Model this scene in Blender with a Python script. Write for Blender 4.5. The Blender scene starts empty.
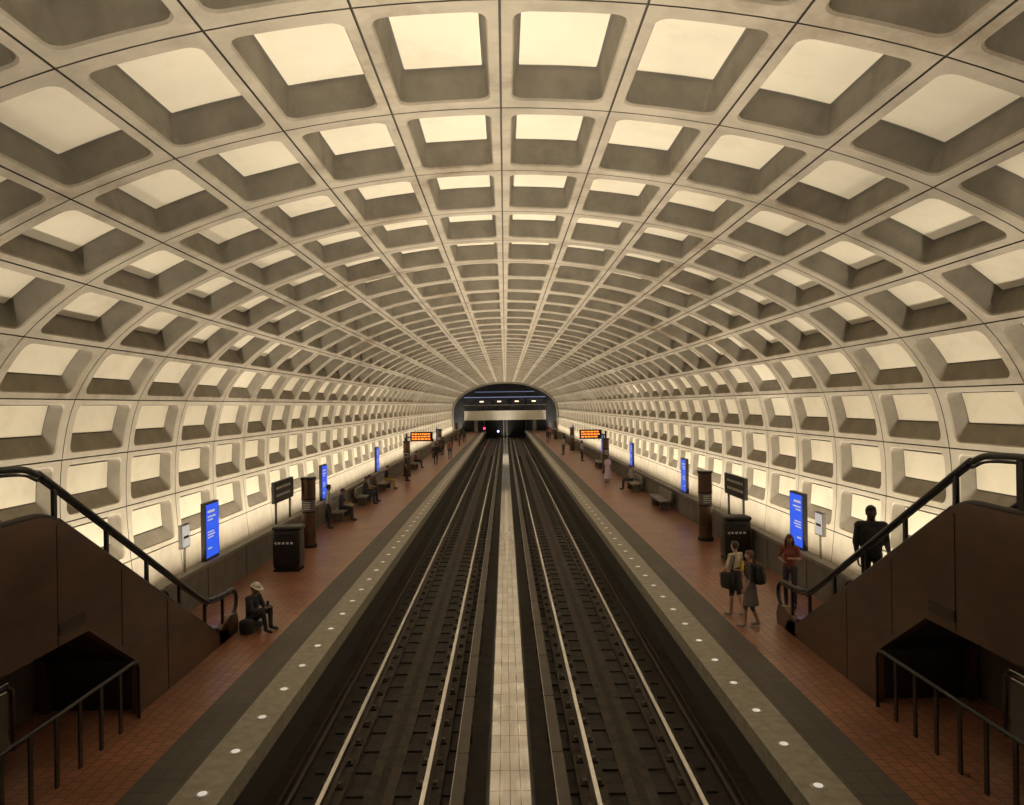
import bpy, bmesh, math, random
from mathutils import Vector, Matrix
random.seed(7)
sc = bpy.context.scene
sc.view_settings.view_transform = 'Standard'
sc.view_settings.look = 'None'

# ------------------------------------------------------------------ materials
def mk(name, col, rough=0.7, metal=0.0, var=0.0, vscale=3.0, bump=0.0, bscale=40.0, emit=None, es=0.0, col2=None, spec=0.5, stretch=None, stain=0.0, sscale=.35, scol=(.45,.36,.27)):
    m = bpy.data.materials.new(name); m.use_nodes = True
    nt = m.node_tree; b = nt.nodes['Principled BSDF']
    b.inputs['Base Color'].default_value = (*col, 1)
    b.inputs['Roughness'].default_value = rough
    b.inputs['Metallic'].default_value = metal
    b.inputs['Specular IOR Level'].default_value = spec
    tc = nt.nodes.new('ShaderNodeTexCoord')
    mp = nt.nodes.new('ShaderNodeMapping')
    nt.links.new(tc.outputs['Object'], mp.inputs[0])
    if stretch: mp.inputs['Scale'].default_value = stretch
    out=None
    if var > 0 or col2:
        n = nt.nodes.new('ShaderNodeTexNoise'); n.inputs['Scale'].default_value = vscale
        n.inputs['Detail'].default_value = 6; n.inputs['Roughness'].default_value = 0.65
        nt.links.new(mp.outputs[0], n.inputs['Vector'])
        r = nt.nodes.new('ShaderNodeValToRGB')
        c2 = col2 if col2 else tuple(c*(1-var) for c in col)
        r.color_ramp.elements[0].position = 0.33; r.color_ramp.elements[0].color = (*c2, 1)
        r.color_ramp.elements[1].position = 0.62; r.color_ramp.elements[1].color = (*col, 1)
        nt.links.new(n.outputs['Fac'], r.inputs[0]); out=r.outputs[0]
    if stain>0:
        n = nt.nodes.new('ShaderNodeTexNoise'); n.inputs['Scale'].default_value = sscale
        n.inputs['Detail'].default_value = 7; n.inputs['Roughness'].default_value = 0.7
        nt.links.new(tc.outputs['Object'], n.inputs['Vector'])
        mr = nt.nodes.new('ShaderNodeMapRange'); mr.inputs['From Min'].default_value=.52; mr.inputs['From Max'].default_value=.70
        mr.inputs['To Min'].default_value=0; mr.inputs['To Max'].default_value=stain
        nt.links.new(n.outputs['Fac'], mr.inputs[0])
        mx = nt.nodes.new('ShaderNodeMix'); mx.data_type='RGBA'; mx.blend_type='MULTIPLY'
        nt.links.new(mr.outputs[0], mx.inputs[0]); nt.links.new(out, mx.inputs[6]); mx.inputs[7].default_value=(*scol,1)
        out=mx.outputs[2]
    if out: nt.links.new(out, b.inputs['Base Color'])
    if bump > 0:
        n2 = nt.nodes.new('ShaderNodeTexNoise'); n2.inputs['Scale'].default_value = bscale
        bp = nt.nodes.new('ShaderNodeBump'); bp.inputs['Strength'].default_value = bump; bp.inputs['Distance'].default_value = 0.02
        nt.links.new(tc.outputs['Object'], n2.inputs['Vector'])
        nt.links.new(n2.outputs['Fac'], bp.inputs['Height']); nt.links.new(bp.outputs[0], b.inputs['Normal'])
    if emit:
        b.inputs['Emission Color'].default_value = (*emit, 1); b.inputs['Emission Strength'].default_value = es
    return m

def brickmat(name, c1, c2, mortar, bw, bh, ms, rough, offs=0.5, swap=True, var=0.3, emit=0.0, vs=0.8, coat=0.0):
    m = bpy.data.materials.new(name); m.use_nodes = True
    nt = m.node_tree; b = nt.nodes['Principled BSDF']
    tc = nt.nodes.new('ShaderNodeTexCoord'); mp = nt.nodes.new('ShaderNodeMapping')
    nt.links.new(tc.outputs['Object'], mp.inputs[0])
    if swap: mp.inputs['Rotation'].default_value = (0, 0, math.pi/2)
    br = nt.nodes.new('ShaderNodeTexBrick'); br.inputs['Scale'].default_value = 1.0
    br.inputs['Brick Width'].default_value = bw; br.inputs['Row Height'].default_value = bh
    br.inputs['Mortar Size'].default_value = ms; br.inputs['Mortar Smooth'].default_value = 0.2
    br.offset = offs
    br.inputs['Color1'].default_value = (*c1, 1); br.inputs['Color2'].default_value = (*c2, 1); br.inputs['Mortar'].default_value = (*mortar, 1)
    nt.links.new(mp.outputs[0], br.inputs['Vector'])
    n = nt.nodes.new('ShaderNodeTexNoise'); n.inputs['Scale'].default_value = vs; n.inputs['Detail'].default_value = 5
    nt.links.new(tc.outputs['Object'], n.inputs['Vector'])
    mr = nt.nodes.new('ShaderNodeMapRange'); mr.inputs['From Min'].default_value = .3; mr.inputs['From Max'].default_value = .7
    mr.inputs['To Min'].default_value = 1-var; mr.inputs['To Max'].default_value = 1.0
    nt.links.new(n.outputs['Fac'], mr.inputs[0])
    mx = nt.nodes.new('ShaderNodeMix'); mx.data_type = 'RGBA'; mx.blend_type = 'MULTIPLY'; mx.inputs[0].default_value = 1
    nt.links.new(br.outputs['Color'], mx.inputs[6]); nt.links.new(mr.outputs[0], mx.inputs[7])
    nt.links.new(mx.outputs[2], b.inputs['Base Color'])
    b.inputs['Roughness'].default_value = rough
    if coat: b.inputs['Coat Weight'].default_value=coat; b.inputs['Coat Roughness'].default_value=.05; b.inputs['Coat IOR'].default_value=1.8
    return m

M = {}
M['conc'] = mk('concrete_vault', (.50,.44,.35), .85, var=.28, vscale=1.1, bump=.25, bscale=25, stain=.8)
M['side'] = mk('concrete_coffer_shaded', (.29,.26,.21), .85, var=.25, vscale=2.0, stain=.5)  # same concrete as the ribs, darkened: recess shade put into the colour
M['wside'] = mk('concrete_wall_coffer_shaded', (.38,.34,.275), .85, var=.22, vscale=2.0)  # darker copy of the wall concrete, shade of sills and pockets painted in
M['groove'] = mk('joint_dark', (.09,.08,.065), .9)
M['panel'] = mk('acoustic_panel', (.87,.80,.65), .8, var=.10, vscale=.5, stain=.22, sscale=.6)
M['panelgap'] = mk('panel_gap', (.22,.20,.17), .9)
M['wallc'] = mk('concrete_wall', (.62,.56,.46), .85, var=.18, vscale=1.3, stain=.3)
M['tile'] = brickmat('hex_paver', (.38,.165,.095), (.29,.120,.070), (.13,.075,.05), .20, .17, .012, .34, var=.35)
M['tactile'] = brickmat('tactile_strip', (.095,.078,.062), (.085,.07,.056), (.05,.042,.036), .3, .3, .01, .6, offs=0, var=.3)
M['granite'] = mk('granite_edge', (.30,.27,.21), .5, var=.35, vscale=6, bump=.1)
M['gr_dark'] = mk('platform_side', (.05,.045,.04), .8)
M['bed'] = mk('trackbed', (.036,.026,.020), .85, var=.6, vscale=2.5, bump=.6, bscale=12)
M['plinth'] = mk('track_plinth', (.062,.045,.034), .85, var=.6, vscale=3, bump=.5, bscale=20)
M['sleeper'] = mk('sleeper', (.028,.020,.015), .8, var=.4, vscale=5)
M['clip'] = mk('rail_fastener', (.13,.095,.07), .6, .3, var=.4, vscale=8)
M['railside'] = mk('rail_rust', (.06,.04,.028), .7, var=.4, vscale=8)
M['railtop'] = mk('rail_head', (.90,.88,.84), .22, 1.0)
M['cover'] = mk('cover_board', (.085,.065,.05), .6, var=.3, vscale=3)
M['strip'] = brickmat('strip_tiles', (.80,.76,.70), (.70,.66,.60), (.24,.13,.10), .62, .155, .010, .13, offs=0, swap=True, var=.22, vs=2, coat=1.0)
M['bronze'] = mk('bronze_panel', (.13,.072,.045), .30, .5, var=.4, vscale=1.2, stretch=(1,.6,1.5))
M['bronze_d'] = mk('bronze_dark', (.022,.017,.014), .4, .4)
M['black'] = mk('black_void', (.006,.006,.006), .8)
M['steel'] = mk('steel', (.35,.33,.31), .35, 1.0)
M['rubber'] = mk('handrail_rubber', (.014,.012,.012), .35)
M['parapet'] = mk('parapet_concrete', (.15,.13,.11), .8, var=.3, vscale=2)
M['parcap'] = mk('parapet_cap', (.22,.195,.165), .7, var=.3, vscale=2)
M['lamp'] = mk('lamp_white', (.6,.6,.55), .4, emit=(1,.97,.88), es=.42)
M['blue'] = mk('screen_blue', (.02,.05,.25), .3, emit=(.03,.12,.9), es=.9)
M['white'] = mk('white_print', (.8,.8,.8), .5, emit=(1,1,1), es=.35)
M['dimwhite'] = mk('print_dim', (.55,.55,.52), .6)
M['orange'] = mk('led_orange', (.3,.06,.01), .5, emit=(1,.22,.03), es=2.2)
M['red'] = mk('signal_red', (.4,.01,.03), .4, emit=(1,.02,.08), es=8)
M['bluelight'] = mk('signal_blue', (.1,.1,.6), .4, emit=(.25,.3,1), es=8)
M['endblue'] = mk('mezzanine_glow', (.1,.12,.2), .4, emit=(.35,.42,.7), es=.45)
M['enddark'] = mk('end_wall_dark', (.030,.032,.042), .4)
M['endglass'] = mk('mezzanine_glass', (.10,.12,.17), .15, .3, var=.5, vscale=.8)
M['endwhite'] = mk('mezzanine_fascia', (.74,.71,.65), .7, var=.12, vscale=.6)
M['warmlamp'] = mk('mezzanine_lamp', (.8,.7,.5), .4, emit=(1,.8,.5), es=2.0)
M['grayglass'] = mk('gray_infill', (.16,.14,.12), .35)

# ------------------------------------------------------------------ mesh builder
class MB:
    def __init__(s, name): s.n=name; s.v=[]; s.f=[]; s.fm=[]; s.sm=[]; s.mats=[]
    def mi(s, m):
        if m not in s.mats: s.mats.append(m)
        return s.mats.index(m)
    def add(s, vs, fs, m, smooth=False):
        o=len(s.v); s.v += [tuple(p) for p in vs]; k=s.mi(m)
        for f in fs: s.f.append([i+o for i in f]); s.fm.append(k); s.sm.append(smooth)
    def box(s,x0,x1,y0,y1,z0,z1,m):
        vs=[(x,y,z) for z in(z0,z1) for y in(y0,y1) for x in(x0,x1)]
        s.add(vs,[(0,2,3,1),(4,5,7,6),(0,1,5,4),(2,6,7,3),(0,4,6,2),(1,3,7,5)],m)
    def prism(s,poly,x0,x1,m):
        n=len(poly); vs=[(x0,y,z) for y,z in poly]+[(x1,y,z) for y,z in poly]
        fs=[tuple(range(n)),tuple(range(2*n-1,n-1,-1))]+[(i,(i+1)%n,n+(i+1)%n,n+i) for i in range(n)]
        s.add(vs,fs,m)
    def prismy(s,poly,y0,y1,m):
        n=len(poly); vs=[(x,y0,z) for x,z in poly]+[(x,y1,z) for x,z in poly]
        fs=[tuple(range(n)),tuple(range(2*n-1,n-1,-1))]+[(i,(i+1)%n,n+(i+1)%n,n+i) for i in range(n)]
        s.add(vs,fs,m)
    def tube(s,pts,rs,m,n=10,flat=1.0):
        pts=[Vector(p) for p in pts]
        if not hasattr(rs,'__len__'): rs=[rs]*len(pts)
        t0=(pts[1]-pts[0]).normalized()
        up=Vector((1,0,0)) if abs(t0.x)<.8 else Vector((0,0,1))
        vs=[]
        for i,p in enumerate(pts):
            if i==0:t=pts[1]-pts[0]
            elif i==len(pts)-1:t=pts[-1]-pts[-2]
            else:t=(pts[i+1]-p).normalized()+(p-pts[i-1]).normalized()
            t.normalize(); a=up-t*up.dot(t); a.normalize(); b=t.cross(a); up=a
            for j in range(n):
                w=2*math.pi*j/n; vs.append(p+(a*math.cos(w)+b*math.sin(w)*flat)*rs[i])
        fs=[]
        for i in range(len(pts)-1):
            for j in range(n):
                fs.append((i*n+j,i*n+(j+1)%n,(i+1)*n+(j+1)%n,(i+1)*n+j))
        fs.append(tuple(range(n-1,-1,-1))); k=(len(pts)-1)*n; fs.append(tuple(range(k,k+n)))
        s.add(vs,fs,m,True)
    def sq(s,c,r,m,e=1.0,nu=16,nv=10,mat=None):
        def pw(x): return math.copysign(abs(x)**e,x)
        vs=[];c=Vector(c)
        for i in range(nv+1):
            ph=-math.pi/2+math.pi*i/nv
            for j in range(nu):
                th=2*math.pi*j/nu
                p=Vector((r[0]*pw(math.cos(ph))*pw(math.cos(th)),r[1]*pw(math.cos(ph))*pw(math.sin(th)),r[2]*pw(math.sin(ph))))
                if mat: p=mat@p
                vs.append(p+c)
        fs=[(i*nu+j,i*nu+(j+1)%nu,(i+1)*nu+(j+1)%nu,(i+1)*nu+j) for i in range(nv) for j in range(nu)]
        s.add(vs,fs,m,True)
    def cyl(s,x,y,z0,z1,r0,r1,m,n=24,ry=None):
        q=1 if ry is None else ry
        vs=[(x+r*math.cos(2*math.pi*j/n),y+q*r*math.sin(2*math.pi*j/n),z) for r,z in((r0,z0),(r1,z1)) for j in range(n)]
        fs=[(j,(j+1)%n,n+(j+1)%n,n+j) for j in range(n)]+[tuple(range(n-1,-1,-1)),tuple(range(n,2*n))]
        s.add(vs,fs,m,False)
    def build(s, xf=None, merge=False):
        me=bpy.data.meshes.new(s.n); vs=s.v
        if xf: vs=[xf@Vector(p) for p in vs]
        me.from_pydata([tuple(p) for p in vs],[],s.f)
        for m in s.mats: me.materials.append(m)
        me.polygons.foreach_set('material_index',s.fm); me.polygons.foreach_set('use_smooth',s.sm)
        if merge:
            bm=bmesh.new(); bm.from_mesh(me); bmesh.ops.remove_doubles(bm,verts=bm.verts,dist=1e-4); bm.to_mesh(me); bm.free()
        me.update()
        o=bpy.data.objects.new(s.n,me); sc.collection.objects.link(o); return o

# ------------------------------------------------------------------ vault
Y0=-9.04; DY=2.77; NR=53; YE=Y0+DY*NR
PR=[(0,8.84),(1.5,8.77),(3.0,8.56),(4.5,8.2),(5.95,7.66),(7.3,6.95),(8.4,6.05),(9.1,4.98),(9.4,3.70),(9.45,2.35),(9.35,1.0),(9.2,-.35)]
EXT=[(-1.5,8.77)]+PR+[(9.0,-1.7)]
def S(k,t):
    p0,p1,p2,p3=[Vector(EXT[k+i]) for i in range(4)]
    p=.5*((2*p1)+(-p0+p2)*t+(2*p0-5*p1+4*p2-p3)*t*t+(-p0+3*p1-3*p2+p3)*t**3)
    d=.5*((-p0+p2)+2*(2*p0-5*p1+4*p2-p3)*t+3*(-p0+3*p1-3*p2+p3)*t*t)
    d.normalize(); return p, Vector((-d.y,d.x))
def rr(a0,a1,b0,b1,r):
    pts=[];ns=4
    def corner(ca,cb,st):
        for i in range(ns+1):
            w=st+math.pi/2*i/ns; pts.append((ca+r*math.cos(w),cb+r*math.sin(w)))
    corner(a0+r,b0+r,math.pi)
    for q in(.25,.5,.75): pts.append((a0+r+(a1-a0-2*r)*q,b0))
    corner(a1-r,b0+r,-math.pi/2)
    pts.append((a1,(b0+b1)/2))
    corner(a1-r,b1-r,0)
    for q in(.75,.5,.25): pts.append((a0+r+(a1-a0-2*r)*q,b1))
    corner(a0+r,b1-r,math.pi/2)
    pts.append((a0,(b0+b1)/2))
    return pts
def cell(mb,k,s,plain=False):
    L=(Vector(PR[k+1])-Vector(PR[k])).length
    def P(a,b,d):
        p,n=S(k,min(max(a/L,0),1)); q=p+n*d
        return (s*q.x,Y0+b,q.y)
    ra,rb=.135,.235
    wall=k>=6
    ta0,ta1=(.07,.09)
    if k==6: ta1=.26
    if k==7: ta1=.34
    if k>=8: ta1=.36
    if k==5: ta1=.16
    D=.42 if k<6 else .24
    tb=.13 if k<6 else .18
    A0,A1,B0,B1=ra,L-ra,rb,DY-rb
    if wall: A0=.11;A1=L-.13
    R=[(rr(0,L,0,DY,0),.035),(rr(.009,L-.009,.009,DY-.009,0),.035),(rr(.014,L-.014,.014,DY-.014,0),0)]
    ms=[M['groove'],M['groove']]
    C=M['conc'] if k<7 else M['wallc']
    if plain:
        ms=ms+[C]; last=C
    else:
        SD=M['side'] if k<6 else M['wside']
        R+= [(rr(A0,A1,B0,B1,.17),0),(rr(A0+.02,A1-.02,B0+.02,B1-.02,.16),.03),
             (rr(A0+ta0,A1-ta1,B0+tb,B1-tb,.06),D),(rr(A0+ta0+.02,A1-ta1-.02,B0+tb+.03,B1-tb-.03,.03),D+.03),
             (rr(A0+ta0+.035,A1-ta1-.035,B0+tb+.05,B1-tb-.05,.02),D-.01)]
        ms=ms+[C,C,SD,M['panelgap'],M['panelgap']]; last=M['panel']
    rings=[[P(a,b,d) for a,b in pts] for pts,d in R]
    n=len(rings[0])
    for i in range(len(rings)-1):
        fs=[(j,(j+1)%n,n+(j+1)%n,n+j) for j in range(n)]
        if s<0: fs=[f[::-1] for f in fs]
        mb.add(rings[i]+rings[i+1],fs,ms[i])
    f=tuple(range(n)); mb.add(rings[-1],[f if s>0 else f[::-1]],last)
def arr(o):
    m=o.modifiers.new('rows','ARRAY'); m.count=NR; m.use_relative_offset=False; m.use_constant_offset=True; m.constant_offset_displace=(0,DY,0)
mb=MB('ceiling')
for s in(-1,1):
    for k in range(0,7): cell(mb,k,s)
arr(mb.build(merge=True))
for s,nm in((-1,'wall_left'),(1,'wall_right')):
    mb=MB(nm)
    for k in range(7,10): cell(mb,k,s)
    cell(mb,10,s,True)
    arr(mb.build(merge=True))
p,nr=S(4,.48); q=p+nr*.385; ang=math.atan2(nr.x,nr.y)
mb=MB('ceiling_speaker'); R_=Matrix.Rotation(ang,3,'Y')
mb.sq((q.x,8.97,q.y),(.17,.22,.03),M['wside'],mat=R_,nu=28); mb.sq((q.x-nr.x*.02,8.97,q.y-nr.y*.02),(.09,.12,.025),M['panelgap'],mat=R_,nu=24)
mb.build()
prof=[(x,z) for x,z in PR]; full=prof[::-1]+[(-x,z) for x,z in prof[1:]]
full=[(9.4,-1.6)]+full+[(-9.4,-1.6)]
mb=MB('wall_back'); mb.prismy(full,Y0-.3,Y0,M['conc']); mb.build()
mb=MB('wall_end')
mb.prismy([(x*1.0,z) for x,z in full],YE,YE+.3,M['enddark'])
mb.build()
for s in(-1,1):
    mb=MB('tunnel_portal'); mb.box(s*2.04-1.7,s*2.04+1.7,YE-.12,YE-.01,-1.3,2.3,M['black'])
    mb.box(s*2.04-1.8,s*2.04-1.7,YE-.14,YE-.01,-1.3,2.35,M['side']); mb.box(s*2.04+1.7,s*2.04+1.8,YE-.14,YE-.01,-1.3,2.35,M['side']); mb.build()

# ------------------------------------------------------------------ floor / platforms / tracks
YA,YB=Y0+.02,YE-.2
for s,nm in((-1,'platform_left'),(1,'platform_right')):
    mb=MB(nm)
    def bx(a,b,z0,z1,m): mb.box(min(s*a,s*b),max(s*a,s*b),YA,YB,z0,z1,m)
    bx(3.52,4.12,-.28,0,M['granite'])
    bx(4.12,4.76,-.28,-.002,M['tactile'])
    bx(4.76,7.45,-.28,-.004,M['tile'])
    bx(3.85,4.05,-1.36,-.28,M['gr_dark'])
    mb.build()
mb=MB('floor')
mb.box(-9.4,9.4,YA,YB,-1.6,-1.36,M['bed'])
mb.build()
for s in(-1,1):
    mb=MB('parapet')
    def bx(a,b,y0,y1,z0,z1,m): mb.box(min(s*a,s*b),max(s*a,s*b),y0,y1,z0,z1,m)
    bx(7.46,7.68,YA,YB,-.3,.82,M['parapet'])
    bx(7.42,7.72,YA,YB,.82,.90,M['parcap'])
    y=YA
    while y<YB-3:
        bx(7.445,7.46,y,y+.03,0,.82,M['groove']); y+=DY
    mb.build()
    mb=MB('light_trough')
    bx(7.69,9.14,YA,YB,-.3,-.1,M['parcap'])
    mb.build()
mb=MB('platform_edge_lights')
for s in(-1,1):
    y=9.23-1.137*10
    while y<YB-1:
        mb.cyl(s*3.79,y,.0,.012,.062,.058,M['lamp'],16)
        mb.cyl(s*3.79,y,.0,.008,.10,.095,M['steel'],16)
        y+=1.137
mb.build()
for s in(-1,1):
    mb=MB('railway_track'); c=s*2.04
    y=YA+.3
    while y<90:
        mb.box(c-1.2,c+1.2,y-.11,y+.11,-1.36,-1.325,M['sleeper']); y+=.76
    for q in(-1,1):
        x=c+q*.7175+q*.035
        mb.box(x-.22,x+.22,YA,YB,-1.36,-1.24,M['plinth'])
        y=YA+.3
        while y<YB:
            mb.box(x-.18,x+.18,y-.09,y+.09,-1.24,-1.205,M['sleeper'])
            for w in(-.11,.11): mb.box(x+w-.03,x+w+.03,y-.045,y+.045,-1.205,-1.16,M['clip'])
            y+=.76 if y<60 else 1.52
        prof_=[(x-.07,-1.19),(x-.07,-1.175),(x-.012,-1.15),(x-.012,-1.05),(x-.036,-1.035),(x-.036,-1.003),(x+.036,-1.003),(x+.036,-1.035),(x+.012,-1.05),(x+.012,-1.15),(x+.07,-1.175),(x+.07,-1.19)]
        mb.prismy(prof_,YA,YB,M['railside'])
        mb.box(x-.034,x+.034,YA,YB,-1.003,-.998,M['railtop'])
    mb.box(c-.24,c+.24,YA,YB,-1.36,-1.315,M['plinth'])
    mb.box(c-.07,c+.07,YA,YB,-1.315,-1.31,M['bed'])
    tx=s*.78
    mb.box(tx-.035,tx+.035,YA,YB,-1.22,-1.06,M['clip'])
    mb.box(tx-.10,tx+.10,YA,YB,-1.03,-1.0,M['cover'])
    mb.box(tx-.10,tx-.085,YA,YB,-1.0,-.994,M['steel'])
    y=YA+1
    while y<YB:
        mb.box(tx-.09,tx+.09,y-.06,y+.06,-1.36,-1.2,M['plinth']); mb.box(tx+s*-.10-.012,tx+s*-.10+.012,y-.04,y+.04,-1.36,-1.0,M['cover'])
        mb.box(tx-.11,tx+.11,y+1.2,y+1.22,-1.03,-.996,M['sleeper']); y+=2.4
    mb.tube([(s*3.4,YA,-1.28),(s*3.4,YB,-1.28)],.04,M['cover'],8)
    mb.tube([(s*3.55,YA,-1.30),(s*3.55,YB,-1.30)],.03,M['railside'],8)
    mb.build()
mb=MB('median_tile_strip')
mb.box(-.31,.31,YA,YB,-1.36,-1.0,M['strip'])
mb.box(-.36,-.31,YA,YB,-1.36,-1.02,M['gr_dark']); mb.box(.31,.36,YA,YB,-1.36,-1.02,M['gr_dark'])
mb.build()

# ------------------------------------------------------------------ escalators
def slope_curve(pts):
    P=[Vector(p) for p in pts]; P=[P[0]*2-P[1]]+P+[P[-1]*2-P[-2]]; out=[]
    for i in range(1,len(P)-2):
        for j in range(5):
            t=j/5; p0,p1,p2,p3=P[i-1:i+3]
            out.append(tuple(.5*((2*p1)+(-p0+p2)*t+(2*p0-5*p1+4*p2-p3)*t*t+(-p0+3*p1-3*p2+p3)*t**3)))
    out.append(tuple(P[-2])); return out
def escalator(s,dy):
    mb=MB('escalator')
    def X(a): return s*a
    def pr(poly,a,b,m): mb.prism(poly,min(X(a),X(b)),max(X(a),X(b)),m)
    top=slope_curve([(8.6+dy,3.42),(9.2+dy,3.42),(9.6+dy,3.30),(10.1+dy,3.03),(14.3+dy,.58),(14.8+dy,.34),(15.3+dy,.22)])
    poly=[(.3,1.72),(.3,3.42)]+top+[(15.5+dy,.002),(11.6+dy,.002),(11.6+dy,.8),(10.2+dy,1.72)]
    pr(poly,5.76,5.88,M['bronze']); pr(poly,7.22,7.34,M['bronze'])
    for xa in(5.82,7.28):
        mb.tube([(X(xa),.3,3.43)]+[(X(xa),y,z+.01) for y,z in top],.045,M['bronze_d'],8)
    for y,z0,z1 in((12.6+dy,0,1.55),(11.1+dy,1.2,2.4),(9.5+dy,1.72,3.3),(7.6,1.72,3.4),(5.5,1.72,3.4)):
        mb.box(min(X(5.753),X(5.76)),max(X(5.753),X(5.76)),y-.006,y+.006,z0+.02,z1-.03,M['bronze_d'])
    mb.box(min(X(5.745),X(5.76)),max(X(5.745),X(5.76)),9.5+dy,10.1+dy,1.86,2.0,M['bronze_d'])
    for i in range(4): mb.box(min(X(5.74),X(5.745)),max(X(5.74),X(5.745)),9.52+dy,10.08+dy,1.875+i*.032,1.885+i*.032,M['bronze'])
    pr([(.3,1.74),(.3,3.12),(9.4+dy,3.12),(9.4+dy,2.5),(14.3+dy,.003),(11.75+dy,.003),(11.75+dy,.78),(10.2+dy,1.74)],5.88,7.22,M['bronze_d'])
    n=15
    for i in range(n):
        y1=15.0+dy-i*.36; z=.205*i
        mb.box(min(X(5.93),X(7.17)),max(X(5.93),X(7.17)),y1-.40,y1-.0,max(z-.2,.003),z+.02,M['steel'])
        mb.box(min(X(5.93),X(7.17)),max(X(5.93),X(7.17)),y1-.005,y1+.0,max(z-.19,.003),z+.003,M['bronze_d'])
    mb.box(min(X(5.88),X(7.22)),max(X(5.88),X(7.22)),15.0+dy,16.3+dy,.001,.012,M['steel'])
    rail=[(.5,4.06)]+slope_curve([(7.0+dy,4.06),(8.7+dy,4.06),(9.2+dy,3.95),(9.7+dy,3.70),(13.9+dy,1.28),(14.5+dy,1.03),(15.1+dy,.95),(15.7+dy,.93),(15.95+dy,.78),(15.95+dy,.55),(15.75+dy,.40),(15.2+dy,.30)])
    for xa in(5.82,7.28):
        mb.tube([(X(xa),y,z) for y,z in rail],.042,M['rubber'],12)
        mb.tube([(X(xa),y,z-.07) for y,z in rail[:-18]],.018,M['bronze_d'],6)
        for y in (1,2.5,4.0,5.5,7.0,8.3+dy,9.55+dy,10.8+dy,12.0+dy,13.2+dy,14.3+dy,15.2+dy):
            zt=None
            for (a,b) in zip(rail[:-1],rail[1:]):
                if a[0]<=y<=b[0]: zt=a[1]+(b[1]-a[1])*(y-a[0])/(b[0]-a[0]+1e-9); break
            zb=3.42
            for (a,b) in zip(top[:-1],top[1:]):
                if a[0]<=y<=b[0]: zb=a[1]+(b[1]-a[1])*(y-a[0])/(b[0]-a[0]+1e-9); break
            if zt and y<15.5+dy: mb.box(X(xa)-.022,X(xa)+.022,y-.035,y+.035,zb-.02,zt,M['bronze_d'])
        pr([(14.9+dy,.002),(14.9+dy,.3),(15.5+dy,.45),(15.85+dy,.42),(15.95+dy,.2),(15.9+dy,.002)],xa-.06,xa+.06,M['bronze'])
    mb.box(min(X(5.95),X(6.25)),max(X(5.95),X(6.25)),8.25,8.75,3.12,4.02,M['bronze_d'])
    mb.box(min(X(5.93),X(5.95)),max(X(5.93),X(5.95)),8.32,8.68,3.45,3.85,M['black'])
    mb.build()
    mb=MB('platform_railing'); xr=5.70
    ye=11.35+dy
    mb.tube([(X(xr),3,.9),(X(xr),ye-.05,.9),(X(xr),ye+.06,.86),(X(xr),ye+.1,.76),(X(xr),ye+.1,0)],.028,M['rubber'],10)
    y=ye-.45
    while y>3:
        mb.box(X(xr)-.012,X(xr)+.012,y-.035,y+.035,0,.9,M['bronze_d']); y-=.52
    mb.build()
    mb=MB('stairwell_railing'); xr=6.95
    mb.tube([(X(xr),3,.95),(X(xr),10.4,.95),(X(xr),10.5,.85),(X(xr),10.5,0)],.03,M['steel'],10)
    mb.box(min(X(xr),X(xr+.03)),max(X(xr),X(xr+.03)),3,10.4,.08,.86,M['grayglass'])
    y=9.9
    while y>3: mb.box(X(xr)-.02,X(xr)+.02,y-.03,y+.03,0,.95,M['bronze_d']); y-=1.1
    mb.build()
escalator(-1,0.1); escalator(1,.15)
mb=MB('mezzanine_bridge')
mb.box(-7.34,7.34,-7,.28,2.0,3.12,M['parapet'])
mb.box(-5.76,5.76,.16,.28,3.12,4.06,M['bronze'])
for q in(-1,1):
    for y in(-6,-1.2): mb.box(q*6.4-.3,q*6.4+.3,y-.3,y+.3,0,2.0,M['parapet'])
mb.build()

# far mezzanine
mb=MB('mezzanine_far')
mb.box(-7.3,7.3,YE-5.2,YE-.3,2.3,2.6,M['enddark'])
mb.box(-7.2,7.2,YE-5.4,YE-5.2,2.1,3.75,M['endwhite'])
for x in(-7.6,7.6): mb.box(x-.35,x+.35,YE-5.4,YE-5.2,.92,5.2,M['enddark'])
for x in(-5.2,5.2): mb.box(x-.3,x+.3,YE-4.8,YE-4.2,0,2.3,M['side'])
for x in(-6.2,-4.4,4.4,6.2): mb.box(x-.3,x+.3,YE-2.2,YE-2.0,2.18,2.28,M['warmlamp'])
for i in range(17):
    x=-7+i*.875; mb.box(x-.04,x+.04,YE-5.35,YE-5.28,3.75,4.7,M['enddark'])
mb.box(-7.2,7.2,YE-5.36,YE-5.27,4.7,4.8,M['side'])
for x in(-3.2,-2.4,1.2,3.6,5.2): mb.box(x-.22,x+.22,YE-4.4,YE-4.1,2.6,4.25,M['enddark']); mb.sq((x,YE-4.25,4.4),(.12,.12,.15),M['enddark'])
mb.box(-7.4,7.4,YE-1.3,YE-1.1,6.1,6.25,M['endblue'])
mb.box(-5.4,5.4,YE-1.2,YE-1.1,7.1,7.2,M['endblue'])
for i in range(9):
    x=-6.6+i*1.5; mb.box(x,x+1.2,YE-.8,YE-.7,2.6,5.9,M['endglass'])
for x in(-4.6,-1.4,1.8,4.9): mb.box(x,x+.7,YE-.9,YE-.82,5.3,5.5,M['warmlamp'])
mb.build()
mb=MB('trim_arch')
a=[(x*.985,z-.1) for x,z in full[1:-1]]; pts=[(x,YE-5.6,z) for x,z in a]
mb.tube(pts,.16,M['side'],8); mb.build()
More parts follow.
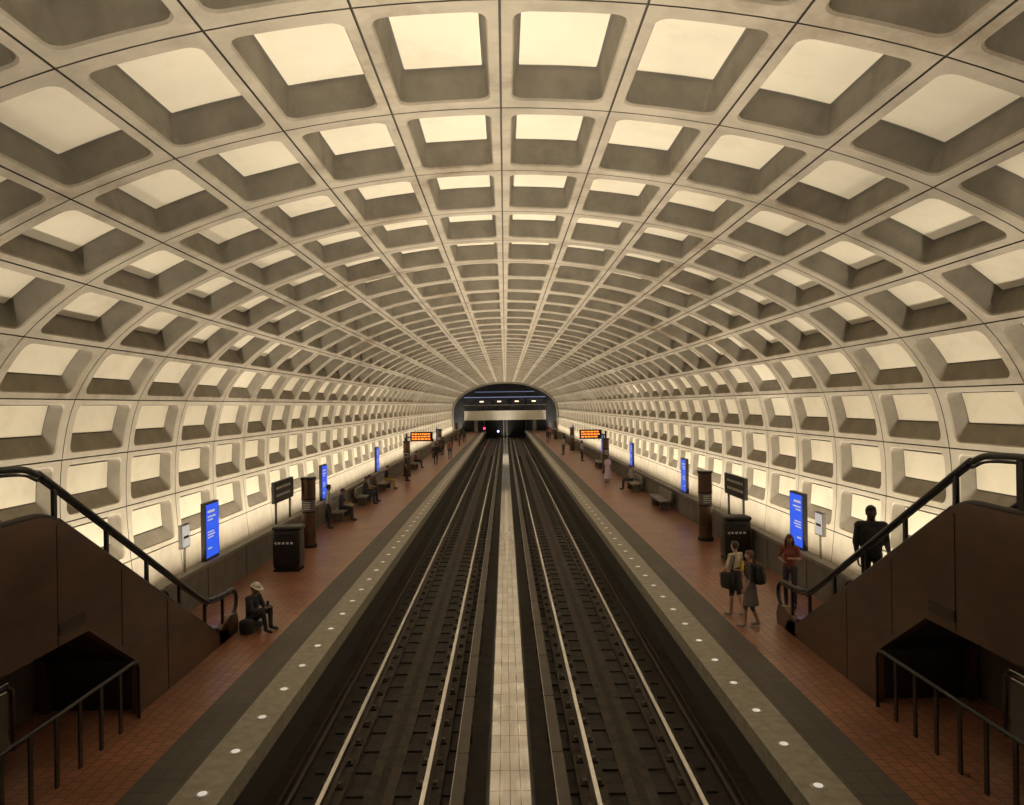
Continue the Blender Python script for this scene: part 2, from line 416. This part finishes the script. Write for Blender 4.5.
for x,y,z,m in((-3.3,118,1.1,'red'),(-1.15,120,.55,'bluelight')):
    mb=MB('track_signal'); mb.box(x-.05,x+.05,y,y+.1,-1.36,z-.3,M['bronze_d']); mb.box(x-.2,x+.2,y-.05,y+.2,z-.35,z+.35,M['black'])
    mb.sq((x,y-.1,z),(.16,.08,.16),M[m]); mb.build()

# ------------------------------------------------------------------ platform furniture
def screen(s,y):
    mb=MB('digital_display'); x=s*7.57
    xa,xb=sorted((x,x+s*.12)); 
    mb.box(xa,xb,y-.44,y+.44,.90,2.36,M['bronze_d'])
    f=x; q=sorted((f-s*.008,f)); mb.box(q[0],q[1],y-.40,y+.40,.97,2.31,M['blue'])
    q=sorted((f-s*.014,f-s*.008))
    for zz,w,h in((2.10,.45,.06),(1.98,.5,.04),(1.90,.33,.035),(1.60,.4,.03),(1.53,.46,.03),(1.46,.36,.03),(1.18,.25,.04)):
        mb.box(q[0],q[1],y-.32,y-.32+w,zz,zz+h,M['white'])
    mb.build()
for y in(19.3,31.3,44.4,57.5,83.5): screen(-1,y)
for y in(19.6,32.0,45.3,59,85): screen(1,y)
def nameboard(s,y):
    mb=MB('station_sign_board'); x=s*7.57
    xa,xb=sorted((x,x+s*.10))
    mb.box(xa,xb,y-1.1,y+1.1,1.60,2.30,M['bronze_d'])
    for yy in(-.8,.8): mb.box(xa+.02,xb-.02,y+yy-.03,y+yy+.03,.90,1.60,M['bronze_d'])
    q=sorted((x-s*.006,x))
    for r in range(2):
        a=-.9
        while a<.6:
            w=.10+random.random()*.14; mb.box(q[0],q[1],y+a,y+a+w,2.05-r*.25,2.13-r*.25,M['dimwhite']); a+=w+.06
    mb.build()
nameboard(-1,25.6); nameboard(1,24.9)
def poster(s,y,w,z0,z1):
    mb=MB('lit_map_case'); x=s*7.57
    xa,xb=sorted((x,x+s*.08)); mb.box(xa,xb,y-w/2-.03,y+w/2+.03,z0-.03,z1+.03,M['parcap'])
    q=sorted((x-s*.006,x)); mb.box(q[0],q[1],y-w/2,y+w/2,z0,z1,M['white'])
    q=sorted((x-s*.012,x-s*.006)); mb.box(q[0],q[1],y-w/2+.06,y+w/2-.06,z0+.2,z0+.26,M['bronze_d'])
    mb.box(xa+.02,xb-.02,y-.02,y+.02,.90,z0,M['parcap']); mb.build()
poster(-1,17.7,.4,1.5,2.0); poster(1,18.2,.4,1.5,2.0)

def pylon(x,y,pids=0):
    mb=MB('light_pylon')
    mb.cyl(x,y,0,.12,.27,.27,M['bronze_d'],28); mb.cyl(x,y,.12,1.18,.235,.235,M['bronze'],28)
    mb.cyl(x,y,1.18,1.24,.245,.245,M['bronze_d'],28)
    mb.cyl(x,y,1.24,1.62,.225,.225,M['parapet'],28); mb.cyl(x,y,1.62,1.68,.245,.245,M['bronze_d'],28)
    mb.cyl(x,y,1.68,2.3,.235,.235,M['bronze'],28); mb.cyl(x,y,2.3,2.38,.26,.26,M['bronze_d'],28)
    for i in range(4): mb.box(x-.12,x+.12,y-.232,y-.222,1.3+i*.075,1.33+i*.075,M['dimwhite'])
    if pids:
        s=1 if x>0 else -1; xx=x-s*.27
        a,b=sorted((xx,xx-s*1.5))
        mb.box(a,b,y-.12,y+.12,2.35,2.98,M['black'])
        mb.box(x-.06,x+.06,y-.06,y+.06,2.38,2.9,M['bronze_d']); mb.box(min(xx,x),max(xx,x),y-.04,y+.04,2.6,2.68,M['bronze_d'])
        for r in range(3):
            c=a+.10
            while c<b-.25:
                w=.08+random.random()*.16; mb.box(c,min(c+w,b-.08),y-.128,y-.12,2.80-r*.17,2.89-r*.17,M['orange']); c+=w+.05
    mb.build()
    L=bpy.data.lights.new('pylon_uplight','SPOT'); L.energy=180; L.spot_size=math.radians(140); L.spot_blend=.8; L.shadow_soft_size=.2; L.color=(1,.90,.73)
    o=bpy.data.objects.new('pylon_uplight',L); o.location=(x,y,2.46 if not pids else 3.05); o.rotation_euler=(math.pi,0,0); sc.collection.objects.link(o)
for y in(25.5,51,76.5,102):
    pylon(-6.72,y,y==51); pylon(6.84,y+.3,y==51)

def bin_(x,y,s):
    mb=MB('recycling_bin')
    mb.box(x-.37,x+.37,y-.3,y+.3,.0,.06,M['black'])
    mb.sq((x,y,.64),(.40,.32,.60),M['bronze_d'],e=.25,nu=32,nv=16)
    mb.sq((x,y,1.24),(.42,.34,.06),M['bronze_d'],e=.25,nu=32,nv=8)
    mb.box(x-.22,x+.22,y-.335,y-.30,1.0,1.10,M['black'])
    for i in range(4): mb.box(x-.22+i*.12,x-.15+i*.12,y-.328,y-.318,.80,.86,M['dimwhite'])
    mb.add([(x-.33,y-.326,.83),(x-.26,y-.326,.88),(x-.26,y-.326,.78)],[(0,1,2)],M['dimwhite'])
    mb.build()
bin_(-6.40,22,-1); bin_(6.92,22.7,1)
def bench(x,y,L=2.6):
    mb=MB('platform_bench')
    mb.sq((x,y,.42),(.26,L/2,.06),M['parcap'],e=.3,nu=32)
    for q in(-.33,.33): mb.box(x-.18,x+.18,y+q*L-.14,y+q*L+.14,0,.38,M['parapet'])
    mb.sq((x+(-.27 if x<0 else .27),y,.62),(.05,L/2,.22),M['parcap'],e=.3,nu=32)
    mb.build()
for x,y in((-6.95,32),(-6.95,37),(-6.95,43),(-6.95,57),(6.95,34),(6.95,41),(6.95,56)): bench(x,y)

# ------------------------------------------------------------------ people
def tubemesh(a,b,ra,rb,n=12):
    a=Vector(a);b=Vector(b);d=b-a;L=d.length
    if L<1e-5: d=Vector((0,0,1))
    d=d.normalized(); up=Vector((1,0,0)) if abs(d.x)<.8 else Vector((0,1,0))
    p=(up-d*up.dot(d)).normalized(); q=d.cross(p); vs=[]
    st=[]
    for i in range(1,5):
        w=-math.pi/2+math.pi/2*i/4; st.append((a+d*ra*math.sin(w),ra*math.cos(w)))
    for i in range(0,4):
        w=math.pi/2*i/4; st.append((b+d*rb*math.sin(w),rb*math.cos(w)))
    vs=[c+(p*math.cos(2*math.pi*j/n)+q*math.sin(2*math.pi*j/n))*r for c,r in st for j in range(n)]
    A=len(vs); vs.append(a-d*ra); vs.append(b+d*rb)
    fs=[(i*n+j,i*n+(j+1)%n,(i+1)*n+(j+1)%n,(i+1)*n+j) for i in range(len(st)-1) for j in range(n)]
    fs+=[(A,(j+1)%n,j) for j in range(n)]; k=(len(st)-1)*n; fs+=[(A+1,k+j,k+(j+1)%n) for j in range(n)]
    return vs,fs
MC={}
def cm(c,rough=.8):
    k=(c,rough)
    if k not in MC: MC[k]=mk('cloth_%d'%len(MC),c,rough,var=.25,vscale=9)
    return MC[k]
BASE=dict(pelvis=(0,0,.95),chest=(0,0,1.27),neck=(0,-.01,1.45),head=(0,.02,1.61),
 shL=(-.165,0,1.41),elL=(-.22,-.03,1.13),wrL=(-.22,.07,.89),shR=(.165,0,1.41),elR=(.22,-.03,1.13),wrR=(.22,.07,.89),
 hipL=(-.085,0,.92),knL=(-.10,.03,.50),anL=(-.10,-.03,.085),toeL=(-.125,.13,.035),
 hipR=(.085,0,.92),knR=(.10,.03,.50),anR=(.10,-.03,.085),toeR=(.125,.13,.035))
def person(name,loc,heading,pose={},h=1.72,skin=(.30,.16,.10),top=(.05,.05,.06),bottom=(.03,.03,.04),shoe=(.02,.02,.02),hair=(.02,.014,.01),
           sleeve='short',legs='long',longhair=False,skirt=None,hat=None,head_rot=(0,0),vox=.014,fem=False,extras=None,hands=True,bulk=1.0):
    J={k:Vector(v) for k,v in BASE.items()}
    for k,v in pose.items(): J[k]=Vector(v)
    caps=[]
    def C(a,b,ra,rb,l): caps.append((Vector(a),Vector(b),ra,rb,l))
    lat=(J['shR']-J['shL']).normalized(); hl=(J['hipR']-J['hipL']).normalized()
    w=(.9 if fem else 1.0)*bulk
    up=(J['chest']-J['pelvis']).normalized()
    C(J['pelvis'],J['chest'],.105*w,.115*w,'top')
    for q in(-1,1):
        C(J['pelvis']+hl*.055*q*bulk+up*.03,J['chest']+lat*.075*q*w+up*.05,.088,.088*w,'top')
        C(J['pelvis']+hl*.06*q,J['pelvis']+hl*.05*q-up*.05,.10,.095,'bottom')
        if fem: 
            fw=lat.cross(up)*-1
            C(J['chest']+lat*.07*q+fw*.06,J['chest']+lat*.07*q+fw*.065,.055,.05,'top')
    C(J['shL'],J['shR'],.062*w,.062*w,'top')
    C(J['chest'],J['neck'],.1*w,.055,'top')
    C(J['neck']-up*.01,J['head']-Vector((0,.01,.05)),.052*w,.05*w,'skin')
    ls='bottom' if legs=='long' else 'skin'
    for e in'LR':
        C(J['hip'+e],J['kn'+e],.088,.058,'bottom'); C(J['kn'+e],J['an'+e],.056,.038 if legs!='long' else .046,ls)
        mid=J['kn'+e].lerp(J['an'+e],.3); C(J['kn'+e],mid,.052,.056,ls)
        C(J['an'+e]-Vector((0,0,.03)),J['toe'+e],.042,.034,'shoe')
        C(J['sh'+e],J['el'+e],.054*w,.042*w,'top'); C(J['el'+e],J['wr'+e],.039*w,.026*w,'top' if sleeve=='long' else 'skin')
    vs=[];fs=[]
    def addm(v,f):
        o=len(vs); vs.extend([tuple(p) for p in v]); fs.extend([tuple(i+o for i in g) for g in f])
    for a,b,ra,rb,l in caps: addm(*tubemesh(a,b,ra,rb))
    yaw,pit=head_rot
    HR=(Matrix.Rotation(yaw,3,'Z')@Matrix.Rotation(pit,3,'X'))
    tmp=MB('t'); tmp.sq(J['head'],(.074,.092,.112),M['black'],mat=HR,nu=20,nv=14)
    jc=J['head']+HR@Vector((0,.028,-.055)); tmp.sq(jc,(.052,.058,.062),M['black'],mat=HR)
    addm(tmp.v,tmp.f)
    caps.append((J['head'],jc,.1,.06,'skin'))
    if skirt:
        z0=J['pelvis'].z+.05; z1=skirt[0]; c=J['pelvis']
        n=24;V=[]
        for i in range(7):
            t=i/6; r=.13+(skirt[1]-.13)*t**.8
            for j in range(n):
                a=2*math.pi*j/n; rr_=r*(1+.05*t*math.sin(a*7)); V.append((c.x+rr_*math.cos(a),c.y+rr_*.8*math.sin(a),z0+(z1-z0)*t))
        F=[(i*n+j,i*n+(j+1)%n,(i+1)*n+(j+1)%n,(i+1)*n+j) for i in range(6) for j in range(n)]+[tuple(range(n-1,-1,-1)),tuple(range(6*n,7*n))]
        addm(V,F); caps.append((Vector((c.x,c.y,z0)),Vector((c.x,c.y,z1+.06)),.17,skirt[1]+.02,'bottom'))
    me=bpy.data.meshes.new('tmp'); me.from_pydata(vs,[],fs); bm=bmesh.new(); bm.from_mesh(me); bmesh.ops.recalc_face_normals(bm,faces=bm.faces); bm.to_mesh(me); bm.free()
    o=bpy.data.objects.new('tmp',me); sc.collection.objects.link(o)
    r=o.modifiers.new('r','REMESH'); r.mode='VOXEL'; r.voxel_size=vox
    sm=o.modifiers.new('s','SMOOTH'); sm.factor=.5; sm.iterations=3
    dg=bpy.context.evaluated_depsgraph_get(); ev=o.evaluated_get(dg); m2=ev.to_mesh()
    V=[v.co.copy() for v in m2.vertices]; F=[tuple(p.vertices) for p in m2.polygons]; ev.to_mesh_clear()
    bpy.data.objects.remove(o)
    mb=MB(name); mats=dict(skin=cm(skin,.55),top=cm(top),bottom=cm(bottom),shoe=cm(shoe,.5))
    groups={}
    for f in F:
        c=sum((V[i] for i in f),Vector())/len(f); best=None;bd=9
        for a,b,ra,rb,l in caps:
            d=b-a; t=0 if d.length<1e-6 else max(0,min(1,(c-a).dot(d)/d.length_squared)); dd=(c-(a+d*t)).length-(ra+(rb-ra)*t)
            if dd<bd: bd=dd;best=l
        groups.setdefault(best,[]).append(f)
    mb.v=[tuple(v) for v in V]
    for l,fl in groups.items():
        k=mb.mi(mats[l])
        for f in fl: mb.f.append(list(f)); mb.fm.append(k); mb.sm.append(True)
    if hands:
      for e,sg in(('L',-1),('R',1)):
        d=(J['wr'+e]-J['el'+e]).normalized(); fwd=Vector((0,1,0)); ax=(fwd-d*fwd.dot(d))
        if ax.length<.2: ax=Vector((-sg,0,0))-d*d.dot(Vector((-sg,0,0)))
        ax.normalize(); nn=d.cross(ax); inward=nn if nn.x*sg<0 else -nn
        R=Matrix((ax,nn,d)).transposed(); c=J['wr'+e]+d*.045
        mb.sq(c,(.038,.015,.05),mats['skin'],mat=R,nu=12,nv=8)
        for i,(off,L) in enumerate(((.028,.070),(.010,.080),(-.010,.075),(-.027,.058))):
            p=J['wr'+e]+d*.082+ax*off; p1=p+d*L*.5+inward*.006; p2=p1+d*L*.4+inward*L*.32
            mb.tube([p-d*.02,p,p1,p2],[.009,.0092,.0085,.006],mats['skin'],7)
        p=J['wr'+e]+d*.03+ax*.03; mb.tube([p,p+d*.03+ax*.022,p+d*.058+ax*.028],[.012,.0105,.008],mats['skin'],7)
    H=J['head']
    def hp(x,y,z): return H+HR@Vector((x,y,z))
    mb.tube([hp(0,.085,.012),hp(0,.103,-.018),hp(0,.088,-.03)],[.007,.014,.010],mats['skin'],7)
    ey=cm((.02,.015,.015),.3); lip=cm((skin[0]*.9,skin[1]*.5,skin[2]*.5),.5)
    for q in(-1,1):
        mb.sq(hp(q*.03,.083,.01),(.011,.008,.007),ey,mat=HR,nu=8,nv=6); mb.sq(hp(q*.03,.086,.028),(.015,.006,.004),cm(hair),mat=HR,nu=8,nv=6)
        mb.sq(hp(q*.077,-.005,-.005),(.010,.018,.030),mats['skin'],mat=HR,nu=8,nv=6)
    mb.sq(hp(0,.086,-.055),(.022,.008,.006),lip,mat=HR,nu=8,nv=6)
    if hair:
        hm=cm(hair,.6)
        mb.sq(hp(0,-.022,.028),(.085,.088,.100),hm,mat=HR,nu=20,nv=12)
        mb.sq(hp(0,.02,.075),(.070,.070,.045),hm,mat=HR,nu=16,nv=8)
        if longhair:
            b=J['neck']
            mb.tube([hp(0,-.05,.02),hp(0,-.075,-.08),b+Vector((0,-.085,-.05)),b+Vector((0,-.10,-.20)),b+Vector((0,-.095,-.30))],[.075,.082,.095,.085,.03],hm,14,.75)
            for q in(-1,1):
                mb.tube([hp(q*.06,.0,.05),hp(q*.083,.01,-.04),b+Vector((q*.09,.03,-.06)),b+Vector((q*.085,.06,-.2))],[.03,.032,.035,.012],hm,10)
    if hat:
        hm=cm(hat,.7)
        mb.sq(hp(0,-.01,.075),(.095,.105,.075),hm,mat=HR,nu=20,nv=10)
        mb.sq(hp(0,.02,.055),(.13,.155,.014),hm,mat=HR,nu=24,nv=6)
    if extras: extras(mb,J)
    s=h/1.72
    xf=Matrix.Translation(loc)@Matrix.Rotation(heading,4,'Z')@Matrix.Scale(s,4)
    return mb.build(xf)

PI=math.pi
def ex1(mb,J):
    mb.box(-.04,.04,.415,.425,.50,.64,M['black']); mb.box(-.035,.035,.408,.415,.505,.635,M['grayglass'])
    mb.sq((0,-.02,.085),(.22,.2,.08),cm((.03,.03,.035)),e=.5)
    mb.sq((.30,.12,.155),(.10,.17,.15),cm((.025,.022,.022)),e=.5)
person('seated_traveler',(-5.50,16.1,0),-PI/2-.35,dict(pelvis=(0,0,.25),chest=(0,.03,.56),neck=(0,.06,.735),head=(0,.11,.88),
 shL=(-.165,.05,.69),shR=(.165,.05,.69),elL=(-.20,.18,.44),wrL=(-.07,.36,.50),elR=(.20,.18,.44),wrR=(.07,.36,.50),
 hipL=(-.09,.02,.23),hipR=(.09,.02,.23),knL=(-.13,.38,.46),knR=(.12,.39,.43),anL=(-.12,.40,.085),anR=(.12,.46,.085),toeL=(-.13,.55,.035),toeR=(.13,.61,.035)),
 top=(.02,.022,.03),bottom=(.02,.022,.035),shoe=(.015,.015,.015),hat=(.62,.60,.55),sleeve='long',head_rot=(0,-.45),extras=ex1,skin=(.22,.12,.08),bulk=1.12)
def ex2(mb,J):
    mb.sq((-.27,.0,.86),(.07,.17,.19),cm((.02,.018,.018)),e=.4)
    mb.tube([(-.25,-.1,1.0),(-.12,-.10,1.38),(-.1,0,1.46),(-.12,.10,1.38),(-.25,.1,1.0)],.014,cm((.02,.018,.018)),8)
    mb.sq((.05,-.155,1.16),(.05,.03,.13),cm((.65,.42,.05)),e=.5)
person('woman_with_tote_bag',(5.05,16.6,0),.5,dict(elL=(-.26,.0,1.16),wrL=(-.26,.16,1.02),elR=(.24,.02,1.15),wrR=(.12,.22,1.12),anR=(.12,-.16,.10),toeR=(.13,-.01,.035),knR=(.10,.0,.50),anL=(-.1,.06,.085),toeL=(-.12,.22,.035)),
 h=1.65,top=(.62,.55,.42),bottom=(.03,.03,.04),legs='bare',skin=(.50,.30,.21),hair=(.05,.03,.02),fem=True,extras=ex2,shoe=(.3,.28,.25),skirt=(.62,.18))
def ex3(mb,J):
    mb.sq((0,-.20,1.20),(.15,.10,.22),cm((.012,.012,.014)),e=.5,nu=24)
    mb.sq((0,-.29,1.12),(.11,.04,.12),cm((.02,.02,.022)),e=.5,nu=20)
    for q in(-1,1): mb.tube([(q*.10,-.12,1.36),(q*.11,-.02,1.475),(q*.11,.10,1.38),(q*.12,.10,1.2),(q*.13,-.08,1.05)],.016,cm((.012,.012,.014)),8)
person('woman_with_backpack',(5.12,15.8,0),1.05,dict(elR=(.24,.06,1.16),wrR=(.12,.25,1.22),knL=(-.10,.10,.50),anL=(-.10,.12,.085),toeL=(-.12,.28,.035),anR=(.10,-.14,.10),toeR=(.12,.0,.035)),
 h=1.60,top=(.08,.07,.08),bottom=(.14,.12,.12),legs='bare',skin=(.46,.27,.19),hair=(.10,.05,.025),fem=True,extras=ex3,skirt=(.50,.22),shoe=(.25,.22,.2))
person('woman_with_long_hair',(6.52,17.3,0),2.6,dict(elL=(-.25,.02,1.16),wrL=(-.10,.22,1.20),elR=(.25,.02,1.16),wrR=(.10,.24,1.12)),
 h=1.66,top=(.22,.05,.04),bottom=(.04,.035,.05),skin=(.34,.19,.13),hair=(.07,.022,.012),longhair=True,fem=True,head_rot=(.2,-.2))
person('man_on_escalator',(6.34,13.05,1.065),PI*.93,dict(shL=(-.185,0,1.40),shR=(.185,0,1.40),elL=(-.235,.0,1.13),wrL=(-.22,.18,.98),elR=(.235,-.02,1.13),wrR=(.23,.08,.89),knL=(-.1,.06,.5)),
 h=1.83,top=(.012,.012,.014),bottom=(.014,.014,.018),skin=(.06,.035,.025),hair=(.008,.007,.006),sleeve='long',bulk=1.25)
person('woman_in_light_dress',(6.1,45,0),.3,{},h=1.62,top=(.62,.50,.62),bottom=(.62,.50,.62),skirt=(.25,.26),fem=True,legs='bare',skin=(.3,.17,.12),vox=.02)
SIT=dict(pelvis=(0,0,.59),chest=(0,.02,.90),neck=(0,.03,1.08),head=(0,.08,1.23),shL=(-.165,.03,1.04),shR=(.165,.03,1.04),elL=(-.2,.12,.79),wrL=(-.1,.32,.75),elR=(.2,.12,.79),wrR=(.1,.32,.75),
 hipL=(-.09,.02,.58),hipR=(.09,.02,.58),knL=(-.11,.44,.53),knR=(.11,.44,.53),anL=(-.11,.46,.085),anR=(.11,.46,.085),toeL=(-.12,.62,.035),toeR=(.12,.62,.035))
for x,y,t,b in((-6.9,31.3,(.03,.03,.035),(.02,.02,.03)),(-6.9,36.6,(.02,.02,.025),(.03,.03,.05)),(-6.9,37.4,(.25,.22,.2),(.03,.03,.05)),(-6.9,43.2,(.02,.02,.02),(.35,.25,.05)),(-6.9,57.4,(.2,.05,.04),(.02,.02,.03))):
    person('seated_passenger',(x,y,0),-PI/2,SIT,top=t,bottom=b,vox=.02,head_rot=(0,-.3))
person('seated_passenger',(6.9,41.3,0),PI/2,SIT,top=(.4,.38,.36),vox=.02)
for x,y,hd,t,b in((-6.95,29.3,-1.2,(.30,.36,.42),(.03,.03,.05)),(-5.6,60,0,(.02,.02,.03),(.02,.02,.02)),(-4.9,66,3,(.3,.1,.08),(.03,.03,.05)),(-5.8,82,2,(.05,.05,.06),(.02,.02,.02)),(-5.2,95,0,(.03,.03,.03),(.02,.02,.02)),
    (-6.3,47.5,-1.6,(.03,.03,.04),(.02,.02,.03)),(-6.0,72,1,(.05,.05,.06),(.02,.02,.03)),(-6.6,68,-1,(.35,.3,.25),(.03,.03,.05)),(-5.4,88,2,(.02,.02,.02),(.02,.02,.02)),(-6.1,104,0,(.03,.03,.03),(.02,.02,.02)),
    (5.4,70,1,(.4,.38,.36),(.05,.05,.1)),(6.1,78,2,(.03,.03,.03),(.02,.02,.02)),(5.2,92,3,(.05,.05,.08),(.02,.02,.02)),(5.9,100,3,(.5,.2,.2),(.02,.02,.02)),(6.3,62,-2,(.35,.33,.38),(.02,.02,.04))):
    person('standing_passenger',(x,y,0),hd,dict(anL=(-.10,.05,.085),toeL=(-.12,.21,.035)),top=t,bottom=b,vox=.022)

# ------------------------------------------------------------------ lights
n=15; seg=(YE-Y0-.4)/n
for i in range(n):
    yc=Y0+.2+seg*(i+.5)
    for s in(-1,1):
        L=bpy.data.lights.new('trough_lamp','AREA'); L.shape='RECTANGLE'; L.size=.3; L.size_y=seg*.98; L.energy=seg*31; L.color=(1,.88,.68)
        o=bpy.data.objects.new('trough_lamp',L); o.location=(s*7.98,yc,.25)
        o.rotation_euler=(math.pi,s*math.radians(4),0); sc.collection.objects.link(o)
        L=bpy.data.lights.new('median_uplight','AREA'); L.shape='RECTANGLE'; L.size=.07; L.size_y=seg*.98; L.energy=seg*21; L.color=(1,.88,.69); L.spread=math.radians(105)
        o=bpy.data.objects.new('median_uplight',L); o.location=(s*.42,yc,-1.1)
        o.rotation_euler=(math.pi,0,0); sc.collection.objects.link(o)
w=bpy.data.worlds.new('world'); sc.world=w; w.use_nodes=True
w.node_tree.nodes['Background'].inputs[0].default_value=(.02,.02,.02,1)

cam=bpy.data.cameras.new('camera'); cam.lens=26.37; cam.sensor_width=36; cam.shift_x=7/1024; cam.shift_y=2.5/1024; cam.clip_end=400; cam.clip_start=.05
co=bpy.data.objects.new('camera',cam); co.location=(.0,0,4.74); co.rotation_euler=(math.pi/2,.0137,0); sc.collection.objects.link(co); sc.camera=co
